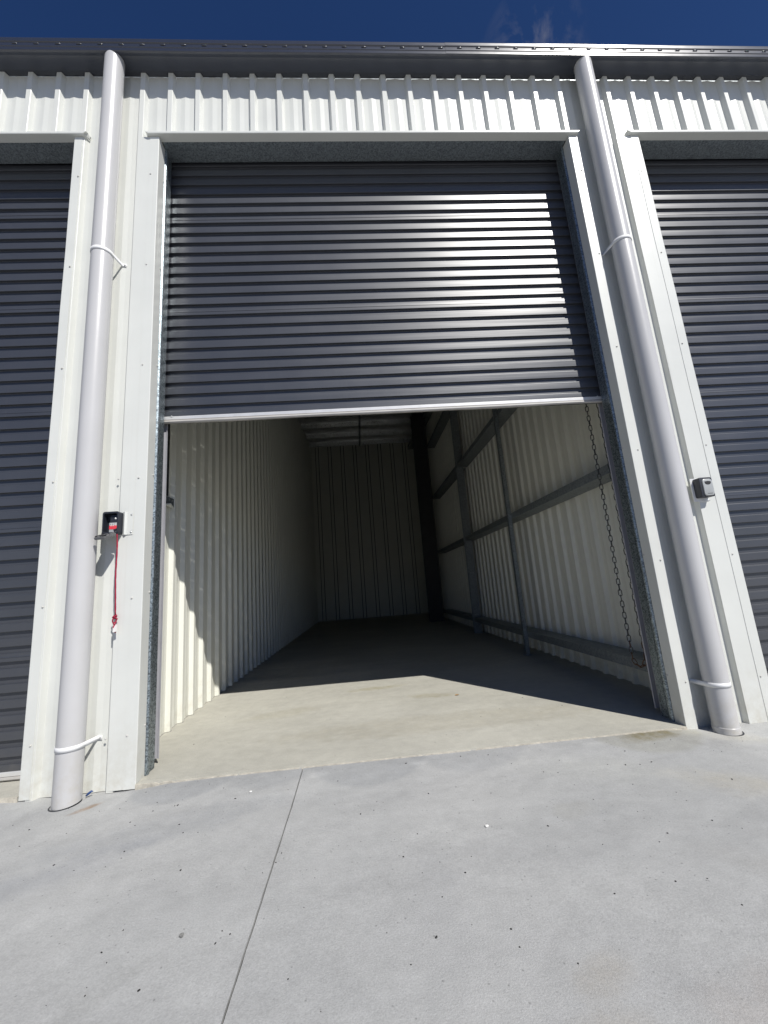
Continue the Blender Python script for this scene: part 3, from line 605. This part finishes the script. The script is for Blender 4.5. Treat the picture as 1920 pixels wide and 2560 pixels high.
for i, (px, pz, w, h) in enumerate([(-0.030, 0.02, 0.006, 0.03), (-0.018, 0.02, 0.006, 0.03), (-0.005, 0.028, 0.010, 0.006), (0.008, 0.020, 0.010, 0.006), (0.020, 0.035, 0.024, 0.005), (0.0, -0.01, 0.02, 0.006), (-0.034, -0.03, 0.006, 0.02), (0.03, -0.02, 0.006, 0.03)]):
    o = bpy.data.objects.new('dial_wheel', boxme('dial_wheel', (px - w / 2, -0.001, pz * 0.75 - h / 2), (px + w / 2, 0.0065, pz * 0.75 + h / 2), INK if i % 2 == 0 else BOXM, 0.001)); COL.objects.link(o); o.matrix_basis = lm; adopt(o, lid)
# red cord and its tag
RC = thing('red_cord', (X1 + 0.03, -0.06, 0.74), 'knotted red cord dangling from the open key lock box with a white tag', 'cord')
path = []
for i in range(25):
    t = i / 24; path.append((X1 + 0.034 - 0.003 * t + 0.0025 * math.sin(t * 9) * (1 - t), -0.072 + 0.026 * t + 0.002 * math.sin(t * 7), Z1 - 0.052 - 0.445 * t))
v, f = tube(path, [0.0036 + 0.0006 * math.sin(i * 2.1) for i in range(25)], 8); link('line', mesh('line', v, f, CORD, True), RC)
kx, ky, kz = path[-1]
kn = []
for i in range(60):
    t = i / 59 * math.pi * 2 * 2.5; kn.append((kx - 0.004 + 0.0085 * math.cos(t) * (1 - 0.2 * math.sin(t * 0.7)), ky + 0.006 * math.sin(t), kz - 0.002 - 0.014 * i / 59 + 0.004 * math.sin(t * 1.3)))
v, f = tube(kn, 0.0036, 8); link('knot', mesh('knot', v, f, CORD, True), RC)
lp = []
for i in range(40):
    t = i / 39; a = t * math.pi * 2; lp.append((kx - 0.003 + 0.009 * math.sin(a), ky - 0.001 + 0.004 * math.sin(a * 2), kz - 0.016 - 0.030 * (1 - math.cos(a)) * 0.55))
v, f = tube(lp, 0.0032, 7, close=True); link('loop', mesh('loop', v, f, CORD, True), RC)
tl = [(kx - 0.002, ky - 0.004, kz - 0.036), (kx + 0.005, ky - 0.005, kz - 0.043), (kx - 0.001, ky - 0.009, kz - 0.056), (kx - 0.002, ky - 0.010, kz - 0.072), (kx + 0.004, ky - 0.010, kz - 0.086), (kx + 0.012, ky - 0.010, kz - 0.089)]
v, f = tube(tl, 0.0034, 7); link('tail', mesh('tail', v, f, CORD, True), RC)
v, f = tube([(kx - 0.001, ky, kz - 0.014), (kx + 0.008, ky - 0.003, kz - 0.018), (kx + 0.014, ky - 0.003, kz - 0.021)], 0.003, 7); link('tail', mesh('tail', v, f, CORD, True), RC)
tg = bpy.data.objects.new('tag', boxme('tag', (-0.0095, -0.001, -0.040), (0.0095, 0.001, 0.004), TAGM, 0.0006)); COL.objects.link(tg)
tg.location = (kx + 0.0005, ky - 0.004, kz - 0.052); tg.rotation_euler = (math.radians(-28), math.radians(-16), math.radians(10)); adopt(tg, RC)

# ------------------------------------------------------------------ hand chain of the open door
CH = thing('door_chain', (2.905, 0.34, 0.24), 'steel hand chain hanging in a loop beside the right door jamb', 'chain')
def link_mesh(mat):
    pts = []; hl, hr = 0.0125, 0.0098
    for i in range(5): a = math.pi * i / 4; pts.append((hr * math.cos(a), 0, hl + hr * math.sin(a)))
    for i in range(5): a = math.pi + math.pi * i / 4; pts.append((hr * math.cos(a), 0, -hl + hr * math.sin(a)))
    v, f = tube(pts, 0.0030, 5, close=True); return mesh('link', v, f, mat, True)
LK, LKR = link_mesh(CHAIN), link_mesh(RUST)
cx, ya, yb, zl = 2.905, 0.388, 0.268, 0.305
pathc = []; s = 0.0; lp_ = 0.0375; hw_ = (ya - yb) / 2
def chain_pt(s):      # down the rear strand, round the bottom, up the near strand
    zt = 4.3; d1 = zt - zl; arc = math.pi * hw_
    if s < d1: return Vector((cx, ya, zt - s)), Vector((0, 0, -1))
    if s < d1 + arc:
        a = (s - d1) / hw_; return Vector((cx, (ya + yb) / 2 + hw_ * math.cos(a), zl - hw_ * math.sin(a))), Vector((0, -math.sin(a), -math.cos(a)))
    return Vector((cx + 0.010, yb, zl + (s - d1 - arc))), Vector((0, 0, 1))
tot = (4.3 - zl) + math.pi * hw_ + (3.2 - zl); i = 0
s = 4.3 - 2.25
while s < tot - 0.9:
    p, t = chain_pt(s); q = t.to_track_quat('Z', 'X').to_matrix() @ Matrix.Rotation(math.radians(35 + (90 if i % 2 else 0)) + random.uniform(-.25, .25), 3, 'Z')
    o = link('link', LKR if (p.z < 0.40 and random.random() < 0.75) else LK, CH, p + Vector((0.0015 * math.sin(s * 5), 0.0015 * math.cos(s * 7), 0)), q.to_euler()); s += lp_; i += 1

# ------------------------------------------------------------------ small things on the ground
def blob(name, r, mat, flat=0.5, seed=0):
    bm = bmesh.new(); bmesh.ops.create_icosphere(bm, subdivisions=1, radius=r)
    for w in bm.verts:
        w.co *= 0.75 + 0.5 * abs(noise.noise(w.co * (2.0 / r) + Vector((seed, 0, 0)))); w.co.z *= flat
    me = bpy.data.meshes.new(name); bm.to_mesh(me); bm.free(); me.materials.append(mat); return me
rng = random.Random(3); gv = []; gf = []
bm = bmesh.new()
for i in range(320):
    x = rng.uniform(-0.9, 3.4); y = -0.06 - 2.0 * rng.random() ** 1.1
    r = rng.choice([0.0012, 0.0015, 0.0018, 0.0022, 0.003]) * (1.0 if y < -0.4 else 1.1)
    d = bmesh.ops.create_icosphere(bm, subdivisions=1, radius=r, matrix=Matrix.Translation((x, y, pave_z(x, y) + r * 0.35)) @ Matrix.Rotation(rng.uniform(0, 6), 4, 'Z') @ Matrix.Diagonal((rng.uniform(0.8, 1.9), 1, 0.6, 1)))
for i in range(40):
    x = rng.uniform(0.0, 2.6); y = rng.uniform(0.05, 2.2); r = rng.choice([0.0015, 0.002, 0.003])
    bmesh.ops.create_icosphere(bm, subdivisions=1, radius=r, matrix=Matrix.Translation((x, y, r * 0.3)) @ Matrix.Diagonal((rng.uniform(0.8, 1.8), 1, 0.6, 1)))
me = bpy.data.meshes.new('grit'); bm.to_mesh(me); bm.free(); me.materials.append(STONE)
g = link('grit', me); g['kind'] = 'stuff'; g['label'] = 'dark specks of grit scattered over the concrete'; g['category'] = 'grit'
def leaf(x, y, size, rot, label, mat=LEAF, curl=0.35):
    v = []; f = []; n = 7
    z0 = pave_z(x, y) if y < 0 else 0.0
    for i in range(n):
        t = i / (n - 1); w = size * 0.42 * math.sin(math.pi * (0.08 + 0.86 * t)) ** 0.8
        for j in (-1, 0, 1):
            px = size * (t - 0.5); py = w * j; pz = 0.0015 + size * curl * (abs(j) * 0.5 * math.sin(math.pi * t) + 0.4 * t * t)
            v.append((px, py, pz))
    for i in range(n - 1):
        for j in range(2): f.append((i * 3 + j, i * 3 + j + 1, (i + 1) * 3 + j + 1, (i + 1) * 3 + j))
    o = link('dry_leaf', mesh('dry_leaf', v, f, mat, True), None, (x, y, z0), (0, 0, rot))
    return tag(o, label, 'leaf')
leaf(0.592, -0.985, 0.015, 2.1, 'small curled dark leaf on the pavement left of the concrete joint')
leaf(1.83, 0.99, 0.035, 0.4, 'tiny tan leaf scrap on the floor near the shadow edge', material('tan_leaf', (0.40, 0.27, 0.14), 0.8, var=0.2, vscale=80), 0.2)
o = link('paint_chip', blob('paint_chip', 0.008, CHIP, 0.5, 3), None, (0.571, -0.218, pave_z(0.571, -0.218) + 0.003)); tag(o, 'small white chip on the pavement just left of the concrete joint', 'chip')
o = link('paint_chip', blob('paint_chip', 0.0095, CHIP, 0.4, 8), None, (1.552, -0.658, pave_z(1.552, -0.658) + 0.003)); tag(o, 'small white chip on open pavement right of the concrete joint', 'chip')
v, f = tube([(-0.268, -0.055, -0.022), (-0.256, -0.050, -0.012), (-0.248, -0.048, -0.006), (-0.240, -0.047, -0.007)], [0.004, 0.006, 0.005, 0.002], 7)
tag(link('film_scrap', mesh('film_scrap', v, f, BLUE, True)), 'scrap of blue plastic film beside the foot of the left downpipe', 'scrap')
